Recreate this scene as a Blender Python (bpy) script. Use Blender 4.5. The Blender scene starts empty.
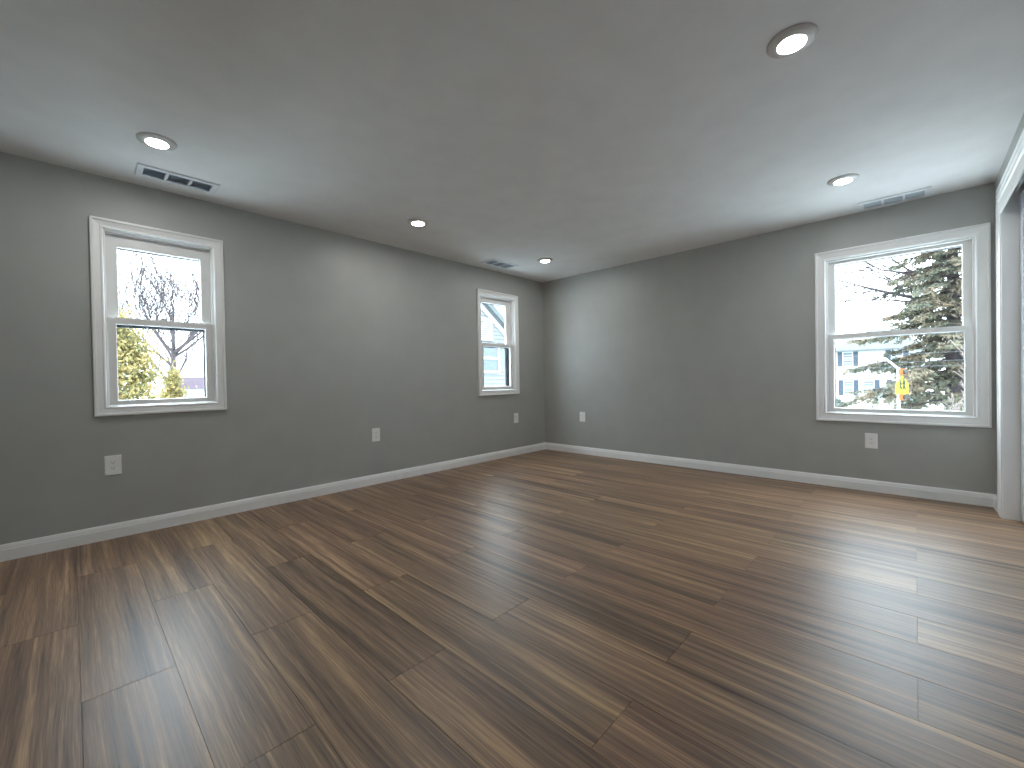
import bpy, bmesh, math, random
from mathutils import Vector, Matrix

S = bpy.context.scene
COL = S.collection
rng = random.Random(7)

# ------------------------------------------------------------------ camera
H = 2.44                 # ceiling height
YA = 3.937               # wall_left plane  (y)
XB = 4.807               # wall_right plane (x)
YC = -0.437              # closet wall plane (y)
XK = -0.52               # wall behind the camera (x)
GZ = -2.70               # ground outside
cam_d = bpy.data.cameras.new('camera')
cam = bpy.data.objects.new('camera', cam_d); COL.objects.link(cam)
fw = Vector((0.72294464, 0.69082952, -0.01027706)).normalized()
rt = Vector((0.69063155, -0.72299675, -0.01742857)).normalized()
up = rt.cross(fw)
cam.matrix_world = Matrix(((rt.x, up.x, -fw.x, 0.0), (rt.y, up.y, -fw.y, 0.0), (rt.z, up.z, -fw.z, 1.0267), (0, 0, 0, 1)))
cam_d.sensor_width = 36.0; cam_d.lens = 422.22 / 1024 * 36.0
cam_d.clip_start = 0.02; cam_d.clip_end = 400
S.camera = cam

# ------------------------------------------------------------------ sky, exposure
W = bpy.data.worlds.new('world'); S.world = W; W.use_nodes = True
nt = W.node_tree; nt.nodes.clear()
wo = nt.nodes.new('ShaderNodeOutputWorld'); bg = nt.nodes.new('ShaderNodeBackground')
tc = nt.nodes.new('ShaderNodeTexCoord'); sp = nt.nodes.new('ShaderNodeSeparateXYZ')
cr = nt.nodes.new('ShaderNodeValToRGB'); ns = nt.nodes.new('ShaderNodeTexNoise'); ns.inputs['Scale'].default_value = 2.0
ns.inputs['Detail'].default_value = 4
mx = nt.nodes.new('ShaderNodeMixRGB'); mx.blend_type = 'MULTIPLY'; mx.inputs[0].default_value = 0.25
nt.links.new(tc.outputs['Generated'], sp.inputs[0]); nt.links.new(sp.outputs['Z'], cr.inputs[0])
# overcast dome: about three times as bright overhead as at the horizon
cr.color_ramp.elements[0].position = 0.0; cr.color_ramp.elements[0].color = (0.185, 0.207, 0.222, 1)
cr.color_ramp.elements[1].position = 0.9; cr.color_ramp.elements[1].color = (0.77, 0.89, 1.0, 1)
ke = cr.color_ramp.elements.new(.28); ke.color = (0.285, 0.325, 0.36, 1)
nt.links.new(tc.outputs['Generated'], ns.inputs[0]); nt.links.new(cr.outputs[0], mx.inputs[1]); nt.links.new(ns.outputs[0], mx.inputs[2])
nt.links.new(mx.outputs[0], bg.inputs[0]); nt.links.new(bg.outputs[0], wo.inputs[0])
bg.inputs[1].default_value = 27.0
LAMP = 225.0              # radiance of the LED discs

sun_d = bpy.data.lights.new('sun', 'SUN'); sun_d.energy = 6.0; sun_d.angle = math.radians(8); sun_d.color = (1, .95, .86)
sun = bpy.data.objects.new('sun', sun_d); COL.objects.link(sun)
sun.rotation_euler = Vector((-0.15, -0.80, 0.60)).to_track_quat('Z', 'Y').to_euler()

vs = S.view_settings
vs.view_transform = 'Standard'; vs.look = 'None'; vs.gamma = 1.0; vs.use_curve_mapping = False; vs.exposure = 0.15
S.cycles.max_bounces = 12; S.cycles.diffuse_bounces = 8; S.cycles.glossy_bounces = 4
S.cycles.transparent_max_bounces = 12; S.cycles.sample_clamp_indirect = 6.0
S.cycles.use_denoising = True

# ------------------------------------------------------------------ helpers
def lin(c):
    return tuple(((v / 255) / 12.92 if v / 255 <= .04045 else ((v / 255 + .055) / 1.055) ** 2.4) for v in c)

def tag(o, label=None, cat=None, group=None, kind=None):
    if label: o['label'] = label
    if cat: o['category'] = cat
    if group: o['group'] = group
    if kind: o['kind'] = kind
    return o

def empty(name, loc=(0, 0, 0), parent=None, rz=0.0):
    o = bpy.data.objects.new(name, None); COL.objects.link(o)
    o.location = loc; o.rotation_euler = (0, 0, rz); o.empty_display_size = 0.1
    if parent: o.parent = parent
    return o

class MB:
    """collects geometry, then links it as ONE mesh object"""
    def __init__(s): s.v = []; s.f = []
    def quad(s, a, b, c, d):
        n = len(s.v); s.v += [tuple(a), tuple(b), tuple(c), tuple(d)]; s.f.append((n, n + 1, n + 2, n + 3))
    def box(s, x0, x1, y0, y1, z0, z1):
        n = len(s.v)
        s.v += [(x, y, z) for z in (z0, z1) for y in (y0, y1) for x in (x0, x1)]
        s.f += [tuple(n + i for i in q) for q in ((0, 2, 3, 1), (4, 5, 7, 6), (0, 1, 5, 4), (2, 6, 7, 3), (0, 4, 6, 2), (1, 3, 7, 5))]
    def tube(s, pts, rad, seg=6, cap=True):
        pts = [Vector(p) for p in pts]; n0 = len(s.v)
        for i, p in enumerate(pts):
            d = (pts[min(i + 1, len(pts) - 1)] - pts[max(i - 1, 0)]).normalized()
            a = d.cross(Vector((0, 0, 1)) if abs(d.z) < .95 else Vector((1, 0, 0))).normalized(); b = d.cross(a)
            r = rad[i] if isinstance(rad, (list, tuple)) else rad
            for k in range(seg):
                t = 2 * math.pi * k / seg
                s.v.append(tuple(p + a * (r * math.cos(t)) + b * (r * math.sin(t))))
        for i in range(len(pts) - 1):
            for k in range(seg):
                a0 = n0 + i * seg + k; a1 = n0 + i * seg + (k + 1) % seg
                s.f.append((a0, a1, a1 + seg, a0 + seg))
        if cap:
            s.f.append(tuple(n0 + k for k in range(seg))[::-1])
            s.f.append(tuple(n0 + (len(pts) - 1) * seg + k for k in range(seg)))
    def lathe(s, prof, seg=40, cx=0, cy=0):
        n0 = len(s.v)
        for r, z in prof:
            for k in range(seg):
                t = 2 * math.pi * k / seg; s.v.append((cx + r * math.cos(t), cy + r * math.sin(t), z))
        for i in range(len(prof) - 1):
            for k in range(seg):
                a = n0 + i * seg + k; b = n0 + i * seg + (k + 1) % seg
                s.f.append((a, b, b + seg, a + seg))
    def build(s, name, mat, parent=None, smooth=False, bevel=0.0, normals=True):
        m = bpy.data.meshes.new(name); m.from_pydata(s.v, [], s.f)
        bm = bmesh.new(); bm.from_mesh(m)
        if normals: bmesh.ops.recalc_face_normals(bm, faces=bm.faces)
        bm.to_mesh(m); bm.free()
        m.materials.append(mat)
        if smooth: m.polygons.foreach_set('use_smooth', [True] * len(m.polygons))
        o = bpy.data.objects.new(name, m); COL.objects.link(o)
        if parent: o.parent = parent
        if bevel:
            b = o.modifiers.new('bevel', 'BEVEL'); b.width = bevel; b.segments = 2; b.limit_method = 'ANGLE'
        return o

def mat(name, col, rough=.5, spec=.5, noise=None, bump=None, metal=0.0, col2=None, nscale=5.0):
    m = bpy.data.materials.new(name); m.use_nodes = True; t = m.node_tree
    p = t.nodes['Principled BSDF']
    p.inputs['Roughness'].default_value = rough; p.inputs['Specular IOR Level'].default_value = spec
    p.inputs['Metallic'].default_value = metal
    p.inputs['Base Color'].default_value = (*col, 1)
    c = t.nodes.new('ShaderNodeTexCoord'); n = t.nodes.new('ShaderNodeTexNoise')
    n.inputs['Scale'].default_value = nscale; n.inputs['Detail'].default_value = 4
    t.links.new(c.outputs['Object'], n.inputs['Vector'])
    r = t.nodes.new('ShaderNodeValToRGB'); t.links.new(n.outputs[0], r.inputs[0])
    r.color_ramp.elements[0].position = .3; r.color_ramp.elements[1].position = .7
    k2 = col2 if col2 else tuple(min(1, v * 1.03) for v in col); k1 = col if col2 else tuple(v * .97 for v in col)
    r.color_ramp.elements[0].color = (*k1, 1); r.color_ramp.elements[1].color = (*k2, 1)
    t.links.new(r.outputs[0], p.inputs['Base Color'])
    if bump:
        n2 = t.nodes.new('ShaderNodeTexNoise'); n2.inputs['Scale'].default_value = bump[0]; n2.inputs['Detail'].default_value = 3
        t.links.new(c.outputs['Object'], n2.inputs['Vector'])
        b = t.nodes.new('ShaderNodeBump'); b.inputs['Strength'].default_value = bump[1]; b.inputs['Distance'].default_value = .002
        t.links.new(n2.outputs[0], b.inputs['Height']); t.links.new(b.outputs[0], p.inputs['Normal'])
    return m

M = {}
M['wall'] = mat('grey_wall_paint', (0.400, 0.405, 0.388), .42, .45, bump=(220, .35))
M['ceil'] = mat('white_ceiling_paint', (0.80, 0.795, 0.79), .75, .3, bump=(160, .25))
M['trim'] = mat('white_trim_paint', (0.85, 0.855, 0.85), .32, .5, nscale=3)
M['vinyl'] = mat('white_window_vinyl', (0.78, 0.78, 0.77), .35, .5)
M['plate'] = mat('white_outlet_plastic', (0.86, 0.86, 0.84), .3, .5)
M['dark'] = mat('dark_slot', (0.02, 0.02, 0.02), .5, .3)
M['screen'] = mat('dark_bronze_screen_frame', (0.03, 0.035, 0.045), .45, .4)
M['vent'] = mat('white_vent_enamel', (0.72, 0.745, 0.765), .35, .5)
M['louver'] = mat('vent_louver_enamel', (0.36, 0.41, 0.46), .4, .4)
M['ring'] = mat('white_light_trim', (0.62, 0.60, 0.58), .4, .4)
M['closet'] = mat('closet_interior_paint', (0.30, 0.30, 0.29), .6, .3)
M['door'] = mat('white_sliding_door_paint', (0.62, 0.65, 0.70), .3, .5)
M['bark'] = mat('bark', (.030, .024, .027), .9, .1, col2=(.060, .050, .052), nscale=9)
M['palebark'] = mat('pale_twigs', (.10, .080, .074), .9, .1, col2=(.17, .14, .13), nscale=9)
M['snow'] = mat('pale_frosted_lawn', (0.62, 0.65, 0.66), .9, .1, col2=(0.78, 0.80, 0.80), nscale=.4)
M['road'] = mat('pale_asphalt', (0.42, 0.43, 0.45), .9, .1)
M['siding'] = mat('white_siding', (0.27, 0.29, 0.295), .6, .3)
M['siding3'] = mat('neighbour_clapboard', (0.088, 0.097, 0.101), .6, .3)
M['siding2'] = mat('white_house_trim', (0.26, 0.28, 0.285), .5, .3)
M['roof'] = mat('grey_roof_shingles', (.055, .062, .062), .9, .1, col2=(.075, .08, .08), nscale=6)
M['proof'] = mat('pale_roof_shingles', (.15, .165, .17), .9, .1, col2=(.19, .20, .205), nscale=6)
M['mroof'] = mat('mauve_roof_shingles', (.030, .021, .030), .9, .1, col2=(.038, .028, .036), nscale=6)
M['shutter'] = mat('blue_grey_shutters', (.020, .030, .042), .6, .3)
M['hglass'] = mat('house_window_panes', (.05, .065, .08), .15, .6)
M['pole'] = mat('pale_galvanised_pole', (0.65, 0.66, 0.66), .5, .4)
M['yellow'] = mat('fluorescent_yellow_sign', (0.17, 0.19, 0.004), .5, .3)
M['amber'] = mat('amber_beacon_housing', (0.20, 0.055, 0.006), .5, .3)
M['black'] = mat('black_symbol', (0.015, 0.015, 0.015), .5, .3)
M['wire'] = mat('grey_cable', (0.05, 0.053, 0.06), .6, .3)
M['pwire'] = mat('pale_cable', (0.60, 0.60, 0.58), .6, .3)

def foliage(name, c1, c2, c3, scale):
    m = bpy.data.materials.new(name); m.use_nodes = True; t = m.node_tree
    p = t.nodes['Principled BSDF']; p.inputs['Roughness'].default_value = .8; p.inputs['Specular IOR Level'].default_value = .15
    c = t.nodes.new('ShaderNodeTexCoord'); n = t.nodes.new('ShaderNodeTexNoise'); n.inputs['Scale'].default_value = scale; n.inputs['Detail'].default_value = 5
    n.inputs['Roughness'].default_value = .75
    t.links.new(c.outputs['Object'], n.inputs['Vector'])
    r = t.nodes.new('ShaderNodeValToRGB'); e = r.color_ramp.elements
    e[0].position = .35; e[0].color = (*c1, 1); e[1].position = .66; e[1].color = (*c3, 1)
    k = e.new(.5); k.color = (*c2, 1)
    t.links.new(n.outputs[0], r.inputs[0]); t.links.new(r.outputs[0], p.inputs['Base Color'])
    tr = t.nodes.new('ShaderNodeBsdfTranslucent'); t.links.new(r.outputs[0], tr.inputs[0])
    ms = t.nodes.new('ShaderNodeMixShader'); ms.inputs[0].default_value = .35
    t.links.new(p.outputs[0], ms.inputs[1]); t.links.new(tr.outputs[0], ms.inputs[2])
    t.links.new(ms.outputs[0], t.nodes['Material Output'].inputs[0])
    return m
M['gold'] = foliage('golden_evergreen_leaves', (.050, .060, .040), (.17, .145, .055), (.34, .245, .11), 5.0)
M['spruce'] = foliage('spruce_needles', (.060, .074, .060), (.12, .112, .078), (.21, .155, .11), .9)
M['shrub'] = foliage('green_grey_shrub_leaves', (.03, .04, .035), (.05, .06, .045), (.09, .09, .07), 2.0)

def glass():
    m = bpy.data.materials.new('window_glass'); m.use_nodes = True; t = m.node_tree; t.nodes.clear()
    o = t.nodes.new('ShaderNodeOutputMaterial'); ms = t.nodes.new('ShaderNodeMixShader')
    tr = t.nodes.new('ShaderNodeBsdfTransparent'); tr.inputs[0].default_value = (.93, .955, .95, 1)
    g = t.nodes.new('ShaderNodeBsdfGlossy'); g.inputs['Roughness'].default_value = .02
    lw = t.nodes.new('ShaderNodeLayerWeight'); lw.inputs['Blend'].default_value = .5      # Schlick reflectance of a thin pane
    pw = t.nodes.new('ShaderNodeMath'); pw.operation = 'POWER'; pw.inputs[1].default_value = 5
    ma = t.nodes.new('ShaderNodeMath'); ma.operation = 'MULTIPLY_ADD'; ma.inputs[1].default_value = .94; ma.inputs[2].default_value = .04
    t.links.new(lw.outputs['Facing'], pw.inputs[0]); t.links.new(pw.outputs[0], ma.inputs[0])
    t.links.new(ma.outputs[0], ms.inputs[0]); t.links.new(tr.outputs[0], ms.inputs[1]); t.links.new(g.outputs[0], ms.inputs[2])
    t.links.new(ms.outputs[0], o.inputs[0]); return m
M['glass'] = glass()

def emis(name, col, k):
    m = bpy.data.materials.new(name); m.use_nodes = True; t = m.node_tree; t.nodes.clear()
    o = t.nodes.new('ShaderNodeOutputMaterial'); e = t.nodes.new('ShaderNodeEmission')
    e.inputs[0].default_value = (*col, 1); e.inputs[1].default_value = k; t.links.new(e.outputs[0], o.inputs[0]); return m
M['lamp'] = emis('led_diffuser', (0.98, 0.97, 0.93), LAMP)

# ---- wide plank vinyl floor: plank attributes + grain along y
def floor_mat():
    m = bpy.data.materials.new('walnut_look_vinyl_planks'); m.use_nodes = True; t = m.node_tree
    N = t.nodes; L = t.links; p = N['Principled BSDF']
    def nd(k, **kw):
        n = N.new(k)
        for a, b in kw.items(): setattr(n, a, b)
        return n
    def math_(op, a, b=None, c=None):
        n = nd('ShaderNodeMath', operation=op)
        for i, x in enumerate((a, b, c)):
            if x is None: continue
            if isinstance(x, (int, float)): n.inputs[i].default_value = x
            else: L.new(x, n.inputs[i])
        return n.outputs[0]
    co = nd('ShaderNodeTexCoord'); at = nd('ShaderNodeAttribute', attribute_name='plank')
    sx = nd('ShaderNodeSeparateXYZ'); L.new(co.outputs['Object'], sx.inputs[0])
    ar = nd('ShaderNodeSeparateXYZ'); L.new(at.outputs['Vector'], ar.inputs[0])
    offx = math_('MULTIPLY', ar.outputs[0], 37.0); offy = math_('MULTIPLY', ar.outputs[1], 53.0)
    X = math_('ADD', sx.outputs[0], offx); Y = math_('ADD', sx.outputs[1], offy)
    def noise(xs, ys, scale_detail=3, rough=.55, z=0.0, xx=None, dist=0.0):
        cb = nd('ShaderNodeCombineXYZ'); L.new(math_('MULTIPLY', xx if xx is not None else X, xs), cb.inputs[0]); L.new(math_('MULTIPLY', Y, ys), cb.inputs[1])
        cb.inputs[2].default_value = z
        n = nd('ShaderNodeTexNoise'); n.inputs['Scale'].default_value = 1.0; n.inputs['Detail'].default_value = scale_detail
        n.inputs['Roughness'].default_value = rough; n.inputs['Distortion'].default_value = dist
        L.new(cb.outputs[0], n.inputs['Vector']); return n.outputs[0]
    warp = math_('SUBTRACT', noise(4.0, 1.8, 2, .5, 3.1), .5)
    X2 = math_('ADD', X, math_('MULTIPLY', warp, .022))
    broad = noise(14.0, .50, 2, .5, 0, X2)
    mid = noise(58.0, .9, 3, .6, 5.0, X2)
    fine = noise(190.0, 4.5, 2, .6, 9.0, X2)
    pore = noise(420.0, 9.0, 1, .5, 2.0, X2)
    s = math_('ADD', math_('MULTIPLY', broad, .50), math_('MULTIPLY', mid, .50))
    s = math_('ADD', s, math_('MULTIPLY', math_('SUBTRACT', fine, .5), .24))
    s = math_('ADD', s, math_('MULTIPLY', math_('SUBTRACT', pore, .5), .17))
    s = math_('ADD', s, math_('MULTIPLY', math_('SUBTRACT', ar.outputs[2], .5), .065))
    s = math_('MULTIPLY_ADD', s, 1.22, -.115)
    r = nd('ShaderNodeValToRGB'); L.new(s, r.inputs[0]); e = r.color_ramp.elements
    e[0].position = .32; e[0].color = (*lin((80, 60, 48)), 1)
    e[1].position = .74; e[1].color = (*lin((196, 160, 122)), 1)
    for q, c in ((.40, (108, 84, 68)), (.48, (128, 101, 81)), (.56, (146, 116, 92)), (.64, (174, 141, 109))):
        k = e.new(q); k.color = (*lin(c), 1)
    # per plank hue shift between rosy and olive brown
    hs = nd('ShaderNodeMixRGB', blend_type='MULTIPLY'); hs.inputs[0].default_value = 1
    hr = nd('ShaderNodeValToRGB'); L.new(ar.outputs[0], hr.inputs[0])
    hr.color_ramp.elements[0].color = (.97, .93, .92, 1); hr.color_ramp.elements[1].color = (.93, .95, .88, 1)
    L.new(r.outputs[0], hs.inputs[1]); L.new(hr.outputs[0], hs.inputs[2])
    L.new(hs.outputs[0], p.inputs['Base Color'])
    ro = math_('ADD', math_('MULTIPLY', fine, .10), .35); L.new(ro, p.inputs['Roughness'])
    p.inputs['Specular IOR Level'].default_value = .6
    b = nd('ShaderNodeBump'); b.inputs['Strength'].default_value = .25; b.inputs['Distance'].default_value = .0006
    L.new(fine, b.inputs['Height']); L.new(b.outputs[0], p.inputs['Normal'])
    return m
M['floor'] = floor_mat()

# ------------------------------------------------------------------ room shell
def build_floor():
    bm = bmesh.new(); lay = bm.loops.layers.float_vector.new('plank') if False else None
    verts = []; faces = []; attr = []
    w, L_ = .2433, 1.312
    x0r, x1r, y0r, y1r = XK - .1, XB + .1, YC - .75, YA + .1
    base = .978; g = .0006
    pr = random.Random(21)
    for k in range(-8, 18):
        a = base + w * k; b = a + w
        a_, b_ = max(a, x0r), min(b, x1r)
        if b_ - a_ < .002: continue
        st = .656 if k % 2 == 0 else 0.0
        for n in range(-3, 5):
            c = st + L_ * n; d = c + L_
            c_, d_ = max(c, y0r), min(d, y1r)
            if d_ - c_ < .002: continue
            r = (pr.random(), pr.random(), pr.random() ** 1.0)
            tone = {(0, 0): .95, (-4, 1): .55, (-5, 2): .95, (-3, 1): .75, (-4, 2): .35}.get((k, n), r[2])
            if k == 0 and n == -1: tone = .15
            i = len(verts)
            # bevelled plank: flat top, edges dropping 0.8 mm into the joint
            e = .0010
            verts += [(a_ + g, c_ + g, -.0012), (b_ - g, c_ + g, -.0012), (b_ - g, d_ - g, -.0012), (a_ + g, d_ - g, -.0012),
                      (a_ + e, c_ + e, 0), (b_ - e, c_ + e, 0), (b_ - e, d_ - e, 0), (a_ + e, d_ - e, 0)]
            faces += [(i + 4, i + 5, i + 6, i + 7), (i, i + 1, i + 5, i + 4), (i + 1, i + 2, i + 6, i + 5), (i + 2, i + 3, i + 7, i + 6), (i + 3, i, i + 4, i + 7)]
            attr += [(r[0], r[1], tone)] * 5
    i = len(verts)
    verts += [(x0r, y0r, -.003), (x1r, y0r, -.003), (x1r, y1r, -.003), (x0r, y1r, -.003), (x0r, y0r, -.2), (x1r, y0r, -.2), (x1r, y1r, -.2), (x0r, y1r, -.2)]
    faces += [(i, i + 1, i + 2, i + 3), (i + 4, i + 7, i + 6, i + 5), (i, i + 4, i + 5, i + 1), (i + 1, i + 5, i + 6, i + 2), (i + 2, i + 6, i + 7, i + 3), (i + 3, i + 7, i + 4, i)]
    attr += [(.5, .5, .0)] * 6
    m = bpy.data.meshes.new('floor'); m.from_pydata(verts, [], faces); m.materials.append(M['floor'])
    A = m.attributes.new('plank', 'FLOAT_VECTOR', 'FACE')
    A.data.foreach_set('vector', [x for t in attr for x in t])
    o = bpy.data.objects.new('floor', m); COL.objects.link(o); tag(o, kind='structure')
build_floor()

def wall_mesh(name, axis, plane, outward, u0, u1, z0, z1, holes, thick, material):
    """wall slab; axis 'y' -> plane y=const with u=x, axis 'x' -> plane x=const with u=y"""
    us = sorted({u0, u1, *[h[0] for h in holes], *[h[1] for h in holes]})
    zs = sorted({z0, z1, *[h[2] for h in holes], *[h[3] for h in holes]})
    b = MB()
    def P(u, v, z):
        return (u, plane + outward * v, z) if axis == 'y' else (plane + outward * v, u, z)
    solid = lambda i, j: 0 <= i < len(us) - 1 and 0 <= j < len(zs) - 1 and not any(
        h[0] <= (us[i] + us[i + 1]) / 2 <= h[1] and h[2] <= (zs[j] + zs[j + 1]) / 2 <= h[3] for h in holes)
    for i in range(len(us) - 1):
        for j in range(len(zs) - 1):
            if not solid(i, j): continue
            a, c, d, e = us[i], us[i + 1], zs[j], zs[j + 1]
            for v in (0, thick): b.quad(P(a, v, d), P(c, v, d), P(c, v, e), P(a, v, e))
            if not solid(i - 1, j): b.quad(P(a, 0, d), P(a, thick, d), P(a, thick, e), P(a, 0, e))
            if not solid(i + 1, j): b.quad(P(c, 0, d), P(c, thick, d), P(c, thick, e), P(c, 0, e))
            if not solid(i, j - 1): b.quad(P(a, 0, d), P(a, thick, d), P(c, thick, d), P(c, 0, d))
            if not solid(i, j + 1): b.quad(P(a, 0, e), P(a, thick, e), P(c, thick, e), P(c, 0, e))
    m = bpy.data.meshes.new(name); m.from_pydata(b.v, [], b.f)
    bm = bmesh.new(); bm.from_mesh(m); bmesh.ops.remove_doubles(bm, verts=bm.verts, dist=1e-5)
    bmesh.ops.recalc_face_normals(bm, faces=bm.faces); bm.to_mesh(m); bm.free(); m.materials.append(material)
    o = bpy.data.objects.new(name, m); COL.objects.link(o); tag(o, kind='structure'); return o

# windows: (axis, u0,u1,z0,z1, zmeet, casing, insets)
WIN = [
    dict(n='window_1', ax='y', u0=.107, u1=.850, z0=.830, z1=2.155, zm=1.478, cas=.064, gs=.122, gb=.104, gt=.160, us=.137, scr=.024),
    dict(n='window_2', ax='y', u0=3.507, u1=4.250, z0=.831, z1=2.165, zm=1.480, cas=.064, gs=.128, gb=.112, gt=.140, us=.122, usr=.165, scr=.018, ss=.145),
    dict(n='window_3', ax='x', u0=-.414, u1=.670, z0=.600, z1=2.144, zm=1.366, cas=.078, gs=.136, gb=.120, gt=.117, us=.143, scr=.012),
]
hin = .050
hole = lambda w: (w['u0'] + hin, w['u1'] - hin, w['z0'] + hin, w['z1'] - hin)
TH = .15
wall_mesh('wall_left', 'y', YA, 1, XK - TH, XB + TH, -.2, H + .15, [hole(WIN[0]), hole(WIN[1])], TH, M['wall'])
wall_mesh('wall_right', 'x', XB, 1, YC - .75, YA, -.2, H + .15, [hole(WIN[2])], TH, M['wall'])
wall_mesh('wall_back', 'x', XK, -1, YC - .75, YA, -.2, H + .15, [], TH, M['wall'])
OX0, OX1, OZ = .70, 4.470, 2.30        # closet opening
wall_mesh('wall_closet', 'y', YC, -1, XK, XB, 0, H, [(OX0, OX1, 0, OZ)], .12, M['wall'])
wall_mesh('wall_closet_back', 'y', YC - .75, -1, XK - TH, XB + TH, -.2, H + .15, [], TH, M['closet'])
b = MB(); b.box(XK, XB, YC - .75, YA, H, H + .15); tag(b.build('ceiling', M['ceil']), kind='structure')

# baseboards: profile extruded along the wall
def baseboard(name, axis, plane, inward, u0, u1, parent=None):
    prof = [(0, 0), (.015, 0), (.015, .066), (.0125, .070), (.0115, .080), (.0085, .090), (.005, .097), (0, .0985)]
    b = MB(); P = (lambda u, v, z: (u, plane + inward * v, z)) if axis == 'y' else (lambda u, v, z: (plane + inward * v, u, z))
    n = len(prof); b.v = [P(u0, *q) for q in prof] + [P(u1, *q) for q in prof]
    b.f = [(i, (i + 1) % n, (i + 1) % n + n, i + n) for i in range(n)] + [tuple(range(n)), tuple(range(n, 2 * n))]
    o = b.build(name, M['trim']); tag(o, kind='structure'); return o
baseboard('baseboard_left', 'y', YA, -1, XK, XB)
baseboard('baseboard_right', 'x', XB, -1, YC, YA)
baseboard('baseboard_back', 'x', XK, 1, YC, YA)
baseboard('baseboard_closet', 'y', YC, 1, 4.662, XB)
baseboard('baseboard_closet_near', 'y', YC, 1, XK, OX0 - .192)

# closet casing: profiled boards mitred at the head (trim_1) and the white jamb inside the opening (trim_2)
def closet_trim():
    cw = .19; zi = 2.118        # the head casing hangs below the opening and hides the door track
    # profile across the board: (distance from the opening, protrusion)
    prof = [(0, 0), (0, .009), (.008, .012), (.070, .012), (.076, .005), (.084, .005), (.090, .013), (.112, .013), (.120, .004), (.128, .004), (.136, .012), (.156, .011), (.162, .005), (.176, .004), (.180, .009), (cw, .009), (cw, 0)]
    b = MB()
    path = lambda d: [(OX1 + d, 0), (OX1 + d, zi + d * 1.11), (OX0 - d, zi + d * 1.11), (OX0 - d, 0)]
    n = len(prof)
    for d, h in prof:
        for (x, z) in path(d): b.v.append((x, YC + h, z))
    for i in range(n):
        for k in range(3):
            a = i * 4 + k; c = ((i + 1) % n) * 4 + k; b.f.append((a, a + 1, c + 1, c))
    b.f.append(tuple(i * 4 for i in range(n))); b.f.append(tuple(i * 4 + 3 for i in range(n)))
    tag(b.build('trim_1', M['trim']), kind='structure')
    b = MB(); d = .16
    b.box(OX1 - .012, OX1, YC - d, YC + .004, 0, OZ); b.box(OX0, OX0 + .012, YC - d, YC + .004, 0, OZ)
    b.box(OX0 + .012, OX1 - .012, YC - d, YC - .001, OZ - .012, OZ)
    tag(b.build('trim_2', M['trim'], bevel=.003), kind='structure')
    b = MB()  # door track fascia under the head jamb
    b.box(OX0 + .012, OX1 - .012, YC - .066, YC - .058, 2.234, OZ - .012); b.box(OX0 + .012, OX1 - .012, YC - .158, YC - .152, 2.234, OZ - .012)
    tag(b.build('trim_3', M['trim']), kind='structure')
closet_trim()

def closet_door(name, x0, x1, yf, th=.032):
    r = empty(name, ((x0 + x1) / 2, yf - th / 2, .012)); tag(r, kind='structure')
    w = (x1 - x0) / 2; h = 2.195; s = .11
    b = MB(); y0, y1 = -th / 2, th / 2
    b.box(-w, -w + s, y0, y1, 0, h); b.box(w - s, w, y0, y1, 0, h)
    for z0, z1 in ((0, .18), (1.02, 1.12), (h - .07, h)): b.box(-w + s, w - s, y0, y1, z0, z1)
    b.build('door_frame', M['door'], r, bevel=.003)
    for z0, z1 in ((.18, 1.02), (1.12, h - .07)):
        b = MB(); b.box(-w + s, w - s, y0 + .010, y1 - .010, z0, z1); b.build('door_panel', M['door'], r)
    b = MB(); b.tube([(-w + .055, y1 - .002, .95), (-w + .055, y1 + .003, .95)], .022, 20); b.build('finger_pull', M['pole'], r)
closet_door('door_1', 3.22, 4.446, YC - .078)
closet_door('door_2', 2.02, 3.28, YC - .113)
closet_door('door_3', .82, 2.08, YC - .078)

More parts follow.
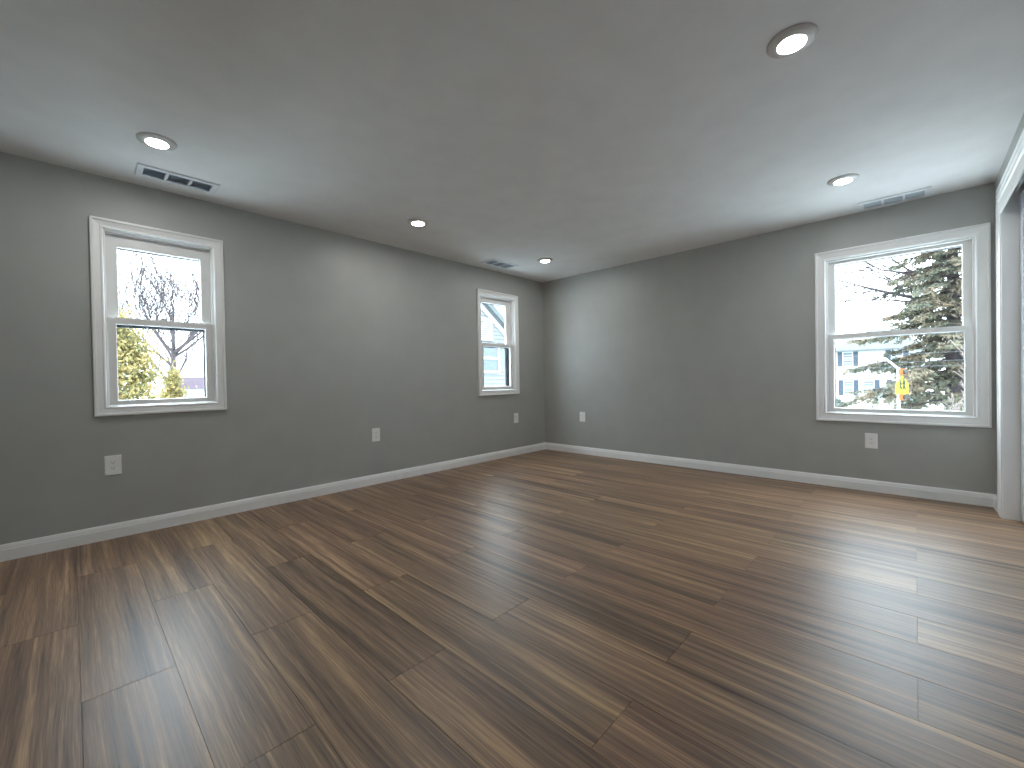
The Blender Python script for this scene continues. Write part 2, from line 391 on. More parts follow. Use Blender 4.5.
# ------------------------------------------------------------------ windows
def window(w):
    ax = w['ax']; u0, u1, z0, z1, zm = w['u0'], w['u1'], w['z0'], w['z1'], w['zm']
    base = ((u0 + u1) / 2, YA, z0) if ax == 'y' else (XB, (u0 + u1) / 2, z0)
    root = empty(w['n'], base); tag(root, kind='structure')
    cu = (u0 + u1) / 2
    P = (lambda u, v, z: (u - cu, v, z - z0)) if ax == 'y' else (lambda u, v, z: (v, u - cu, z - z0))
    def ring(bm, rects):     # list of (u0,u1,z0,z1,v): closed profile swept round a rectangle with mitred corners
        n = len(rects); i0 = len(bm.v)
        for a, b_, c, d, v in rects: bm.v += [P(a, v, c), P(b_, v, c), P(b_, v, d), P(a, v, d)]
        for i in range(n):
            for k in range(4):
                a = i0 + i * 4 + k; b_ = i0 + i * 4 + (k + 1) % 4; j = (i + 1) % n
                bm.f.append((a, b_, i0 + j * 4 + (k + 1) % 4, i0 + j * 4 + k))
    def ins(l, b_, t, v, r=None): return (u0 + l, u1 - (l if r is None else r), z0 + b_, z1 - t, v)
    c = w['cas']
    # casing
    prof = [(0, .002), (0, -.019), (.003, -.023), (.014, -.023), (.019, -.017), (.024, -.016), (c - .016, -.012), (c - .013, -.016), (c - .005, -.016), (c, -.009), (c, .012), (.02, .012)]
    bm = MB(); ring(bm, [ins(d, d, d, v) for d, v in prof[:-1]] + [ins(c, c, c, .012)][:0])
    bm.build('casing', M['trim'], root)
    # fixed frame with two inner steps
    bm = MB(); e = c + .012
    ring(bm, [ins(c - .012, c - .012, c - .012, .004), ins(c + .004, c + .0, c + .004, .004), ins(c + .004, c + .0, c + .004, .010), ins(e, e - .008, e, .014), ins(e, e - .008, e, .120), ins(c - .012, c - .012, c - .012, .120)])
    # parting strips down the sides and under the head
    e2 = e + .008
    ring(bm, [ins(e - .001, e - .009, e - .001, .054), ins(e2, e - .004, e2, .054), ins(e2, e - .004, e2, .060), ins(e - .001, e - .009, e - .001, .060)])
    bm.build('window_frame', M['vinyl'], root)
    # sashes
    def sash(name, o, i, va, vb):
        bm = MB(); k = .004
        g = va + .010
        ring(bm, [(o[0], o[1], o[2], o[3], va), (i[0] - k, i[1] + k, i[2] - k, i[3] + k, va), (i[0], i[1], i[2], i[3], va + k * 1.6), (i[0], i[1], i[2], i[3], vb), (o[0], o[1], o[2], o[3], vb)])
        s = bm.build(name, M['vinyl'], root)
        bm = MB(); a, b_, c_, d = i
        p0 = P(a - .004, g, c_ - .004); p1 = P(b_ + .004, g + .004, d + .004)
        bm.box(min(p0[0], p1[0]), max(p0[0], p1[0]), min(p0[1], p1[1]), max(p0[1], p1[1]), p0[2], p1[2])
        bm.build('pane', M['glass'], s)
        return s
    so = e + .002
    ls = sash('lower_sash', (u0 + so, u1 - so, z0 + e - .006, zm + .022), (u0 + w['gs'], u1 - w['gs'], z0 + w['gb'], zm - .022), .020, .042)
    sash('upper_sash', (u0 + so, u1 - so, zm - .018, z1 - so), (u0 + w['us'], u1 - w.get('usr', w['us']), zm + .014, z1 - w['gt']), .060, .090)
    # sash lock on the meeting rail
    lock = MB()
    def lbox(a, b_, v0, v1, c_, d):
        p0 = P(a, v0, c_); p1 = P(b_, v1, d)
        lock.box(min(p0[0], p1[0]), max(p0[0], p1[0]), min(p0[1], p1[1]), max(p0[1], p1[1]), p0[2], p1[2])
    lbox(cu - .028, cu + .028, .026, .046, zm + .0225, zm + .030); lbox(cu - .010, cu + .022, .022, .036, zm + .030, zm + .038)
    lock.build('sash_lock', M['vinyl'], ls, bevel=.002)
    # dark screen frame outside the lower sash, and its thin head member
    bm = MB(); s = w.get('ss', w['gs'])
    ring(bm, [(u0 + so, u1 - so, z0 + e, zm + .02, .100), (u0 + s, u1 - s, z0 + w['gb'] - .012, zm - .022 - w['scr'] + .010, .100),
              (u0 + s, u1 - s, z0 + w['gb'] - .012, zm - .022 - w['scr'] + .010, .112), (u0 + so, u1 - so, z0 + e, zm + .02, .112)])
    bm.build('screen_frame', M['screen'], root)
    bm = MB(); zt = z1 - w['gt']
    p0 = P(u0 + so, .094, zt - .006); p1 = P(u1 - so, .112, z1 - e)
    bm.box(min(p0[0], p1[0]), max(p0[0], p1[0]), min(p0[1], p1[1]), max(p0[1], p1[1]), p0[2], p1[2])
    bm.build('head_strip', M['screen'], root)
for w in WIN: window(w)

# ------------------------------------------------------------------ recessed lights
def downlight(x, y, label):
    r = empty('recessed_light', (x, y, H)); tag(r, label, 'ceiling light', 'round recessed ceiling lights')
    b = MB(); b.lathe([(.092, 0), (.092, -.004), (.088, -.008), (.074, -.012), (.056, -.016), (.050, -.0155), (.050, 0)], 48)
    b.build('trim_ring', M['ring'], r, smooth=True)
    b = MB(); n = 48; b.v = [(.051 * math.cos(2 * math.pi * k / n), .051 * math.sin(2 * math.pi * k / n), -.0165) for k in range(n)]
    b.f = [tuple(range(n))[::-1]]
    b.build('diffuser', M['lamp'], r, normals=False)
downlight(.374, 3.158, 'round lit ceiling light beside the vent above the wide left window')
downlight(2.161, 3.183, 'round lit ceiling light midway along the ceiling by the left wall')
downlight(3.923, 3.171, 'round lit ceiling light nearest the far corner of the room')
downlight(3.911, .373, 'round lit ceiling light beside the vent above the right wall window')
downlight(2.138, .371, 'largest and nearest round lit ceiling light, with no vent near it')

# ------------------------------------------------------------------ ceiling vents
def vent(cx, cy, L_, Wd, rz, label):
    r = empty('ceiling_vent', (cx, cy, H), rz=rz); tag(r, label, 'air vent', 'white three-section ceiling vents')
    l, w = L_ / 2, Wd / 2; ol, ow = l - .036, w - .032
    b = MB(); n0 = 0
    rr = [(l, w, 0), (l, w, -.008), (l - .008, w - .008, -.012), (ol, ow, -.010), (ol, ow, 0)]
    for a, c, z in rr: b.v += [(-a, -c, z), (a, -c, z), (a, c, z), (-a, c, z)]
    for i in range(len(rr) - 1):
        for k in range(4): b.f.append((i * 4 + k, i * 4 + (k + 1) % 4, (i + 1) * 4 + (k + 1) % 4, (i + 1) * 4 + k))
    sec = (2 * ol - .03) / 3
    for k in (0, 1):
        x = -ol + (k + 1) * sec + k * .015; b.box(x, x + .015, -ow, ow, -.009, -.001)
    b.build('vent_frame', M['vent'], r)
    for k in range(3):
        x = -ol + k * (sec + .015); b = MB()
        b.box(x, x + sec, -ow, ow, -.0025, -.0008)
        n = 7
        for j in range(n):
            y = -ow + (j + .5) * 2 * ow / n
            b.quad((x + .001, y - .006, -.0085), (x + sec - .001, y - .006, -.0085), (x + sec - .001, y + .006, -.003), (x + .001, y + .006, -.003))
        b.build('louver', M['louver'], r, normals=False)
    for sx_ in (-1, 1):
        b = MB(); b.tube([(sx_ * (l - .022), 0, -.0085), (sx_ * (l - .022), 0, -.0125)], .005, 12); b.build('screw', M['pole'], r)
vent(.540, 3.640, .44, .19, 0, 'white ceiling vent above the large window on the left wall')
vent(3.640, 3.655, .44, .23, 0, 'white ceiling vent above the small window by the far corner')
vent(4.642, .123, .44, .20, math.pi / 2, 'white ceiling vent above the window on the right wall')

# ------------------------------------------------------------------ outlets
def outlet(loc, rz, label):
    """built facing -y in local space, then turned"""
    r = empty('wall_outlet', loc, rz=rz); tag(r, label, 'outlet', 'white duplex wall outlets')
    b = MB(); hw, hh = .0425, .066
    rr = [(hw, hh, 0), (hw, hh, -.0035), (hw - .005, hh - .005, -.0065), (.0185, .0370, -.0065), (.0185, .0370, -.004)]
    for a, c, y in rr: b.v += [(-a, y, -c), (a, y, -c), (a, y, c), (-a, y, c)]
    for i in range(len(rr) - 1):
        for k in range(4): b.f.append((i * 4 + k, i * 4 + (k + 1) % 4, (i + 1) * 4 + (k + 1) % 4, (i + 1) * 4 + k))
    b.f.append(tuple(range(16, 20)))
    b.build('cover_plate', M['plate'], r)
    for s in (-1, 1):
        z = s * .0185; b = MB(); n = 20; pr = []
        for k in range(n):
            t = 2 * math.pi * k / n; pr.append((max(-.0165, min(.0165, .0185 * math.cos(t))), z + .0155 * math.sin(t)))
        b.v = [(x, -.0045, q) for x, q in pr] + [(x, -.0075, q) for x, q in pr]
        b.f = [tuple(range(n)), tuple(range(n, 2 * n))] + [(k, (k + 1) % n, (k + 1) % n + n, k + n) for k in range(n)]
        f = b.build('receptacle', M['plate'], r)
        for x, h in ((-.0065, .0045), (.0065, .0036)):
            b = MB(); b.box(x - .0012, x + .0012, -.0079, -.0070, z + .002 - h, z + .002 + h); b.build('slot', M['dark'], f)
        b = MB(); b.tube([(0, -.0070, z - .0085), (0, -.0079, z - .0085)], .0025, 12); b.build('slot', M['dark'], f)
outlet((.191, YA, .495), 0, 'white wall outlet below the large window on the left wall')
outlet((2.121, YA, .495), 0, 'white wall outlet alone in the middle of the left wall')
outlet((4.188, YA, .503), 0, 'white wall outlet below the small window near the corner')
outlet((XB, 3.279, .505), -math.pi / 2, 'white wall outlet on the right wall near the far corner')
outlet((XB, .281, .440), -math.pi / 2, 'white wall outlet below the right wall window')

# ------------------------------------------------------------------ outside
b = MB(); b.box(-60, 110, -60, 110, GZ - .3, GZ)
tag(b.build('ground', M['snow']), kind='structure')
b = MB(); b.box(19.5, 27, -60, 110, GZ, GZ + .012)
tag(b.build('road', M['road']), kind='structure')
# the storey below and the roof above this room
b = MB(); b.box(XK - TH, XB + TH, YC - .75 - TH, YA + TH, GZ, -.2); tag(b.build('wall_lower_storey', M['siding']), kind='structure')

RMIN = .010
def grow(mb, p, d, length, r, depth, rnd, spread=.55, up_=.12, seg=5):
    pts = [p]; rad = [r]; n = 4; q = p.copy(); dd = d.copy()
    for i in range(n):
        dd = (dd + Vector((rnd.uniform(-.16, .16), rnd.uniform(-.16, .16), rnd.uniform(-.08, .12) + up_ * .4))).normalized()
        q = q + dd * (length / n); pts.append(q.copy()); rad.append(max(RMIN, r * (1 - .5 * (i + 1) / n)))
    mb.tube(pts, rad, seg if depth > 1 else 3)
    if depth <= 0: return
    for i in range(3 + (depth > 1) + (depth > 2)):
        k = rnd.randint(2, n) if i else n
        ax_ = Vector((rnd.uniform(-1, 1), rnd.uniform(-1, 1), rnd.uniform(-.3, 1) * .6)).normalized()
        nd_ = (dd * (1 - spread * .5) + ax_ * spread + Vector((0, 0, up_))).normalized()
        grow(mb, pts[k], nd_, length * rnd.uniform(.58, .82), rad[k] * rnd.uniform(.5, .75), depth - 1, rnd, spread, up_, seg)

def bare_tree(loc, h, r, label, seed, depth=4, n_main=7, name='bare_tree', m='bark', spread=.62, group=None):
    rnd = random.Random(seed)
    root = empty(name, loc); tag(root, label, 'tree', group)
    t = MB(); t.tube([(0, 0, -.1), (.02, 0, h * .15), (-.03, .04, h * .40), (0, .02, h * .66)], [r * 1.25, r, r * .8, r * .4], 10)
    t.build('trunk', M[m], root, smooth=True)
    b = MB()
    for i in range(n_main):
        a = 2 * math.pi * i / n_main + rnd.uniform(-.3, .3); z = h * rnd.uniform(.40, .60)
        grow(b, Vector((0, 0, z)), Vector((math.cos(a), math.sin(a), rnd.uniform(.35, 1.1))).normalized(), h * rnd.uniform(.20, .30), r * .36, depth, rnd, spread)
    grow(b, Vector((0, .02, h * .65)), Vector((0, 0, 1)), h * .16, r * .4, depth, rnd, spread)
    b.build('branches', M[m], root)
    return root
RMIN = .0135
bare_tree((3.37, 25.0, GZ), 9.2, .17, 'tall bare leafless tree seen through the left window', 5, depth=3, n_main=12)
RMIN = .010

def leaf(b, p, size, rnd, droop=0.0, lean=None):
    a = Vector((rnd.gauss(0, 1), rnd.gauss(0, 1), rnd.gauss(0, .6) - droop)).normalized()
    if lean is not None: a = (a * .6 + lean).normalized()
    c = a.cross(Vector((rnd.gauss(0, 1), rnd.gauss(0, 1), rnd.gauss(0, 1)))).normalized()
    l = size * rnd.uniform(.7, 1.3); w = l * .34
    b.quad(p - a * l * .5, p + c * w * .5, p + a * l * .5, p - c * w * .5)

def golden_shrub(loc, h, r, label, seed, n):
    rnd = random.Random(seed); root = empty('golden_evergreen', loc); tag(root, label, 'shrub', 'golden evergreens outside the left window')
    t = MB(); t.tube([(0, 0, -.1), (0, 0, h * .85)], [.07, .015], 7)
    for i in range(26):
        z = h * rnd.uniform(.05, .8); a = rnd.uniform(0, 6.28); rr = r * (1 - (z / h) ** 1.6) * .85
        t.tube([(0, 0, z), (rr * .5 * math.cos(a), rr * .5 * math.sin(a), z + .12), (rr * math.cos(a), rr * math.sin(a), z + .35)], [.02, .012, .005], 4)
    t.build('stems', M['bark'], root)
    b = MB(); clumps = []
    for i in range(150):
        z = h * rnd.random() ** 1.1; a = rnd.uniform(0, 6.28); rr = r * (1 - (z / h) ** 2.0) * rnd.uniform(.55, 1.0)
        clumps.append((Vector((rr * math.cos(a), rr * math.sin(a), z)), rnd.uniform(.10, .24) * (r / .8)))
    for i in range(n):
        c, s = rnd.choice(clumps)
        p = c + Vector((rnd.gauss(0, s * .6), rnd.gauss(0, s * .6), rnd.gauss(0, s * .7)))
        leaf(b, p, .10, rnd, 0, Vector((0, 0, .5)))
    b.build('foliage', M['gold'], root, normals=False)
golden_shrub((.66, 11.0, GZ), 5.1, 1.0, 'tall golden green evergreen at the left of the window view', 3, 22000)
golden_shrub((1.74, 13.2, GZ), 4.0, .66, 'shorter golden green evergreen in front of the bare tree trunk', 4, 11000)

# -- large spruce outside the right window
def spruce(loc, h, R0, label, seed):
    rnd = random.Random(seed); root = empty('spruce_tree', loc); tag(root, label, 'tree')
    t = MB(); t.tube([(0, 0, -.2), (0, 0, h * .2), (.05, .03, h * .6), (0, 0, h)], [.46, .34, .20, .02], 12)
    t.build('trunk', M['bark'], root, smooth=True)
    bb = MB(); fb = MB(); nb = 210
    for i in range(nb):
        z = h * (.115 + .86 * (i / nb)); a = i * 2.399 + rnd.uniform(-.3, .3)
        L_ = R0 * (1 - (z / h - .115) * .9) * rnd.uniform(.55, 1.15)
        d = Vector((math.cos(a), math.sin(a), 0)); side = Vector((-d.y, d.x, 0))
        up0 = rnd.uniform(-.05, .35); pts = []
        for k in range(6):
            s = k / 5; pts.append(Vector((0, 0, z)) + d * (L_ * s) + Vector((0, 0, L_ * (up0 * s - .45 * s * s + .12 * s ** 4))) + side * (.12 * L_ * s * s * rnd.uniform(-1, 1)))
        bb.tube(pts, [.07, .055, .043, .032, .021, .008], 5)
        dens = rnd.uniform(.4, 1.1)
        for j in range(int(30 * L_ / R0) + 6):
            s = rnd.uniform(.22, 1.0) * 5; k = min(4, int(s)); p = pts[k].lerp(pts[k + 1], s - k)
            tl = L_ * .30 * (1.15 - s / 5) * rnd.uniform(.5, 1.2) + .12
            td = (side * rnd.choice((-1, 1)) * rnd.uniform(.4, 1) + d * rnd.uniform(.2, .8) + Vector((0, 0, rnd.uniform(-.5, .05)))).normalized()
            q = p + td * tl; bb.tube([p, q], [.014, .006], 3)
            for m_ in range(int(13 * dens * (tl / .5 + .4))):
                f = rnd.random(); leaf(fb, p.lerp(q, f) + Vector((rnd.gauss(0, .05), rnd.gauss(0, .05), rnd.gauss(0, .05) - .05)), .26, rnd, .5, td * .5)
    LB = [(0.075, [(-1.04, 3.98), (-0.01, 4.21), (0.79, 4.55), (1.42, 4.83), (1.91, 5.09), (2.6, 5.44)]), (0.045, [(-1.04, 3.74), (-0.01, 4.04), (0.79, 4.24), (1.92, 4.4), (2.61, 4.5)]), (0.07, [(-1.05, 4.59), (-0.26, 5.15), (0.24, 5.32), (1.05, 5.61), (1.52, 5.97)]), (0.05, [(-0.26, 5.11), (0.2, 5.45), (0.68, 5.98), (0.84, 6.36)]), (0.04, [(0.3, 4.52), (0.65, 5.01), (1.05, 5.43), (1.42, 5.72)]), (0.03, [(1.53, 4.89), (1.81, 4.89), (2.24, 4.45), (2.5, 4.16)]), (0.025, [(1.91, 5.09), (2.35, 5.07), (2.64, 5.02)]), (0.025, [(1.45, 5.87), (1.7, 5.73), (2.16, 5.73), (2.6, 5.72)])]
    lb = MB()
    for li, (r, ps) in enumerate(LB):
        pts = [Vector((rnd.uniform(-.1, .1), y * 1.36 - loc[1], 1.027 + (z - 1.027) * 1.36 - loc[2])) for y, z in ps]; r *= 1.7
        if li in (0, 1, 2): pts[0] = Vector((0, 0, pts[0].z - .1))
        n_ = len(pts); lb.tube(pts, [r * (1 - .75 * k / (n_ - 1)) for k in range(n_)], 6)
        for i in range(7):
            k = rnd.randint(1, n_ - 1); p = pts[k - 1].lerp(pts[k], rnd.random())
            grow(lb, p, Vector((rnd.uniform(-.3, .3), rnd.uniform(.3, 1), rnd.uniform(-.8, .8))).normalized(), rnd.uniform(.6, 1.3), r * .34, 2, rnd, .5, .0, 4)
    lb.build('bare_limb', M['bark'], root)
    bb.build('branches', M['bark'], root); fb.build('foliage', M['spruce'], root, normals=False)
spruce((34.0, -1.56, GZ), 18.6, 4.9, 'large green brown spruce with bare limbs reaching left outside the right window', 11)

def pale_tree():
    rnd = random.Random(9); root = empty('young_bare_tree', (15.0, -.85, GZ)); tag(root, 'thin pale bare branches at the right of the right window view', 'tree')
    t = MB(); t.tube([(0, 0, -.1), (0, 0, 1.2), (0, .03, 2.4)], [.045, .035, .022], 7); t.build('trunk', M['palebark'], root)
    b = MB()
    for i in range(6):
        a = rnd.uniform(0, 6.28); grow(b, Vector((0, .02, rnd.uniform(1.4, 2.4))), Vector((math.cos(a) * .5, math.sin(a) * .5, 1)).normalized(), rnd.uniform(.7, 1.2), .013, 3, rnd, .5, .1, 4)
    b.build('branches', M['palebark'], root)
pale_tree()

def leafy_shrub(loc, h, r, label, seed, n):
    rnd = random.Random(seed); root = empty('garden_shrub', loc); tag(root, label, 'shrub')
    t = MB()
    for i in range(9):
        a = rnd.uniform(0, 6.28); t.tube([(0, 0, -.05), (r * .5 * math.cos(a), r * .5 * math.sin(a), h * .5), (r * .8 * math.cos(a), r * .8 * math.sin(a), h * .85)], [.03, .02, .008], 4)
    t.build('stems', M['bark'], root); b = MB()
    for i in range(n):
        v = Vector((rnd.gauss(0, 1), rnd.gauss(0, 1), rnd.gauss(0, 1))).normalized() * rnd.uniform(.6, 1)
        leaf(b, Vector((v.x * r, v.y * r, h * .55 + v.z * h * .5)), .16, rnd)
    b.build('foliage', M['shrub'], root, normals=False)
leafy_shrub((47.0, 5.05, GZ), 1.5, .6, 'small grey green shrub in front of the white house', 2, 1500)

# -- houses
def lap_wall(b, axis, plane, out, u0, u1, z0, z1, lap, top=None):
    """lap siding: each course a slanted board; top(z)->(u0,u1) trims the gable"""
    z = z0
    while z < z1 - .01:
        ze = min(z + lap, z1); a, c = (u0, u1) if top is None else top(z); a2, c2 = (u0, u1) if top is None else top(ze)
        P = (lambda u, v, q: (u, plane + out * v, q)) if axis == 'y' else (lambda u, v, q: (plane + out * v, u, q))
        if c - a > .05:
            b.quad(P(a, lap * .22, z), P(c, lap * .22, z), P(c2, 0, ze), P(a2, 0, ze)); b.quad(P(a, 0, z), P(c, 0, z), P(c, lap * .22, z), P(a, lap * .22, z))
        z = ze

def hwindow(par, axis, plane, out, u, z, w, h, shut=True, side=(True, True)):
    """a house window: frame, pane, shutters"""
    P = lambda u_, v, q: (u_, plane + out * v, q) if axis == 'y' else (plane + out * v, u_, q)
    def bx(b, ua, ub, va, vb, za, zb):
        p, q = P(ua, va, za), P(ub, vb, zb); b.box(min(p[0], q[0]), max(p[0], q[0]), min(p[1], q[1]), max(p[1], q[1]), za, zb)
    b = MB(); f = .07
    bx(b, u - w / 2, u - w / 2 + f, .02, .07, z, z + h); bx(b, u + w / 2 - f, u + w / 2, .02, .07, z, z + h)
    for zz in (z, z + h / 2 - f / 2, z + h - f): bx(b, u - w / 2 + f, u + w / 2 - f, .02, .07, zz, zz + f)
    fr = b.build('window_frame', M['siding2'], par)
    b = MB(); bx(b, u - w / 2 + f, u + w / 2 - f, .03, .045, z + f, z + h - f); b.build('pane', M['hglass'], fr)
    for s, on in ((-1, side[0]), (1, side[1])):
        if shut and on:
            b = MB(); c = u + s * (w / 2 + .2); bx(b, c - .18, c + .18, .02, .06, z - .05, z + h + .05)
            for k in range(9):
                zz = z + .05 + k * (h - .1) / 9; bx(b, c - .13, c + .13, .06, .07, zz, zz + h / 14)
            b.build('shutter', M['shutter'], par)

# white two-storey house across the street (its front faces -x)
hr = empty('white_house', (52.0, 3.0, GZ)); tag(hr, 'white two storey house with blue grey shutters across the street', 'house')
b = MB(); lap_wall(b, 'x', 0, -1, -3.6, 2.75, 0, 6.05, .25); b.box(.01, 8, -3.6, 2.75, 0, 6.05); b.build('wall', M['siding'], hr)
b = MB()
rv = [(-.45, -4.0, 6.0), (8.4, -4.0, 6.0), (8.4, 3.15, 6.0), (-.45, 3.15, 6.0), (4.0, -1.0, 8.2), (4.0, .2, 8.2)]
b.v = rv + [(x, y, z - .16) for x, y, z in rv[:4]]
b.f = [(0, 4, 1), (1, 4, 5, 2), (2, 5, 3), (3, 5, 4, 0), (0, 1, 7, 6), (1, 2, 8, 7), (2, 3, 9, 8), (3, 0, 6, 9), (6, 7, 8, 9)]
b.build('roof', M['roof'], hr)
for (u, z, w, h, sd) in ((1.72, 4.5, .80, 1.38, (True, True)), (-1.8, 4.5, .80, 1.38, (True, True)), (1.68, 1.68, .75, 1.4, (True, True)), (.20, 1.68, .85, 1.4, (True, False)), (-1.9, 1.68, .85, 1.4, (True, True))):
    hwindow(hr, 'x', 0, -1, u, z, w, h, side=sd)

# white panel fence right of the sign
gr = empty('panel_fence', (47.0, -.15, GZ)); tag(gr, 'white panel fence behind the yellow sign at the window bottom', 'fence')
for k in range(4):
    y = -1.5 + k * .9; b = MB(); b.box(-.06, .06, y - .06, y + .06, -.1, 1.72); b.box(-.08, .08, y - .08, y + .08, 1.72, 1.76); b.build('post', M['siding2'], gr)
for k in range(3):
    y0 = -1.44 + k * .9; b = MB(); b.box(-.04, .04, y0, y0 + .78, .12, .24); b.box(-.04, .04, y0, y0 + .78, 1.46, 1.58)
    for q in range(6): b.box(-.015, .015, y0 + .01 + q * .129, y0 + .12 + q * .129, .24, 1.46)
    b.build('fence_panel', M['siding2'], gr)

# neighbour's gable seen through the small window (wall faces -y)
nb = empty('neighbour_house', (9.0, 10.3, GZ)); tag(nb, 'white clapboard gable house close outside the small window', 'house')
PX, PZ, HW, EZ = -.6, 7.22, 4.0, 4.17
def gtop(z):
    if z <= EZ: return (PX - HW, PX + HW)
    k = max(0, (PZ - z) / (PZ - EZ)); return (PX - HW * k, PX + HW * k)
b = MB(); lap_wall(b, 'y', 0, -1, PX - HW, PX + HW, 0, PZ, .125, gtop)
b.v += [(PX - HW, .01, 0), (PX + HW, .01, 0), (PX + HW, .01, EZ), (PX, .01, PZ), (PX - HW, .01, EZ), (PX - HW, 8, 0), (PX + HW, 8, 0), (PX + HW, 8, EZ), (PX, 8, PZ), (PX - HW, 8, EZ)]
n = len(b.v) - 10; b.f += [tuple(n + i for i in q) for q in ((0, 1, 2, 3, 4), (5, 9, 8, 7, 6), (0, 4, 9, 5), (1, 6, 7, 2), (0, 5, 6, 1))]
b.build('wall', M['siding3'], nb, normals=False)
b = MB(); sl = (PZ - EZ) / HW
for s in (-1, 1):
    e = HW + .4; x0, x1 = PX, PX + s * e; zt, ze = PZ + .12, PZ + .12 - sl * e
    b.v += [(x0, -.30, zt), (x1, -.30, ze), (x1, 8.2, ze), (x0, 8.2, zt), (x0, -.30, zt - .14), (x1, -.30, ze - .14), (x1, 8.2, ze - .14), (x0, 8.2, zt - .14)]
    n = len(b.v) - 8; b.f += [tuple(n + i for i in q) for q in ((0, 1, 2, 3), (4, 7, 6, 5), (0, 4, 5, 1), (1, 5, 6, 2), (2, 6, 7, 3), (3, 7, 4, 0))]
b.build('roof', M['proof'], nb)
for s in (-1, 1):
    b = MB(); e = HW + .38
    for (yo, dz0, dz1) in ((-.33, .10, -.10), (-.05, -.26, -.44)):
        y1 = yo + .03; n = len(b.v)
        for y in (yo, y1): b.v += [(PX, y, PZ + dz0), (PX + s * e, y, PZ + dz0 - sl * e), (PX + s * e, y, PZ + dz1 - sl * e), (PX, y, PZ + dz1)]
        b.f += [tuple(n + i for i in q) for q in ((0, 1, 2, 3), (7, 6, 5, 4), (0, 4, 5, 1), (1, 5, 6, 2), (2, 6, 7, 3), (3, 7, 4, 0))]
    b.build('rake_board', M['siding2'], nb)
b = MB(); b.box(-.25, .80, -.07, -.02, 5.04, 5.10); b.box(-.25, .80, -.07, -.02, 5.72, 5.78); b.box(-.25, -.19, -.07, -.02, 5.10, 5.72); b.box(.74, .80, -.07, -.02, 5.10, 5.72)
for k in range(9): b.quad((-.19, -.06, 5.10 + k * .07), (.74, -.06, 5.10 + k * .07), (.74, -.02, 5.15 + k * .07), (-.19, -.02, 5.15 + k * .07))
b.build('gable_vent', M['siding2'], nb)
hwindow(nb, 'y', 0, -1, .65, 3.96, .95, 1.0, shut=False)
hwindow(nb, 'y', 0, -1, -2.4, 3.96, .95, 1.0, shut=False)

# distant house with a mauve roof, right of the bare tree
dh = empty('mauve_roofed_house', (10.6, 46.0, GZ)); tag(dh, 'distant low white house with a mauve roof beyond the bare tree', 'house')
b = MB(); lap_wall(b, 'y', 0, -1, -3.9, 5, 0, 3.45, .25); b.box(-3.9, 5, .01, 7, 0, 3.45); b.build('wall', M['siding'], dh)
b = MB(); b.v = [(-4.3, -.4, 3.4), (5.4, -.4, 3.4), (5.4, 7.4, 3.4), (-4.3, 7.4, 3.4), (-4.3, 3.5, 4.5), (5.4, 3.5, 4.5)]
b.f = [(0, 1, 5, 4), (2, 3, 4, 5), (0, 4, 3), (1, 2, 5), (0, 3, 2, 1)]; b.build('roof', M['mroof'], dh)
hwindow(dh, 'y', 0, -1, 0.6, 1.2, 1.0, 1.3, shut=False)

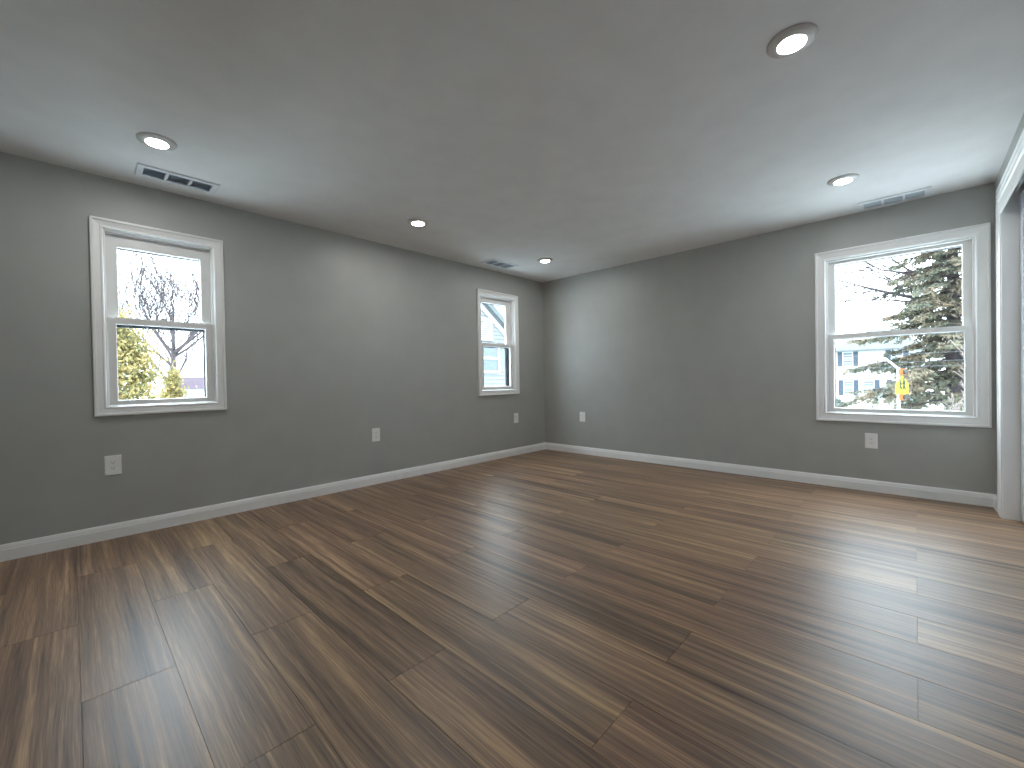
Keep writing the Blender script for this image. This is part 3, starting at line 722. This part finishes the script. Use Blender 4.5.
# -- school crossing sign with beacons
sg = empty('crossing_sign', (28.5, .48, GZ), rz=math.radians(60)); tag(sg, 'yellow five sided pedestrian crossing sign with amber beacons on a pale pole', 'sign')
b = MB(); b.tube([(.15, 0, -.1), (.15, 0, 4.0)], .055, 12); b.build('pole', M['pole'], sg, smooth=True)
b = MB(); b.tube([(.15, 0, 3.92), (.37, .13, 4.22), (.59, .26, 4.50)], .040, 8); b.build('arm', M['pole'], sg, smooth=True)
cz = 3.15; hw_, hh_ = .45, .47
pent = [(-hw_, cz - hh_), (hw_, cz - hh_), (hw_, cz + .02), (0, cz + hh_), (-hw_, cz + .02)]
b = MB(); b.v = [(-.01, y, z) for y, z in pent] + [(.01, y, z) for y, z in pent]
b.f = [tuple(range(5)), tuple(range(5, 10))] + [(k, (k + 1) % 5, (k + 1) % 5 + 5, k + 5) for k in range(5)]
fc = b.build('sign_panel', M['yellow'], sg)
def figure(dy, sc):
    b = MB()
    def blk(y0, z0, y1, z1, r): b.tube([(-.014, dy + y0 * sc, cz - .12 + z0 * sc), (-.014, dy + y1 * sc, cz - .12 + z1 * sc)], r * sc, 8)
    b.tube([(-.012, dy, cz - .12 + .40 * sc), (-.018, dy, cz - .12 + .40 * sc)], .055 * sc, 14)
    blk(0, .33, 0, .12, .045); blk(0, .12, -.09, -.13, .028); blk(0, .12, .08, -.13, .028); blk(0, .30, -.11, .16, .02); blk(0, .30, .11, .16, .02)
    b.build('walking_figure_symbol', M['black'], fc)
figure(-.11, 1.0); figure(.13, .8)
for z in (3.79, 2.52):
    h_ = MB(); h_.box(-.10, .06, -.15, .15, z - .15, z + .15); bo = h_.build('beacon', M['amber'], sg, bevel=.02)
    l_ = MB(); l_.tube([(-.10, 0, z), (-.20, 0, z)], .12, 16); l_.build('beacon_visor', M['black'], bo)

# -- overhead cables along the street
def cable(y0, z0, y1, z1, x, sag, r, m, label):
    p = [(x, y0 + (y1 - y0) * k / 16, z0 + (z1 - z0) * k / 16 - sag * math.sin(math.pi * k / 16)) for k in range(17)]
    b = MB(); b.tube(p, r, 5); o = b.build('overhead_cable', M[m]); tag(o, label, 'cable', 'overhead cables outside the right window')
cable(-6, 3.3, 8, 2.75, 30, .05, .012, 'pwire', 'pale overhead cable just above the sash rail, topmost of the cables')
cable(-6, 2.10, 8, 2.0, 30, .05, .012, 'wire', 'dark overhead cable just below the sash rail, second from the top')
cable(-6, 1.72, 8, 1.50, 30, .05, .012, 'wire', 'dark overhead cable crossing the house upper windows, third from the top')
cable(-6, 1.45, 8, 1.30, 30, .05, .012, 'wire', 'lowest dark overhead cable, just above the beacons of the sign')
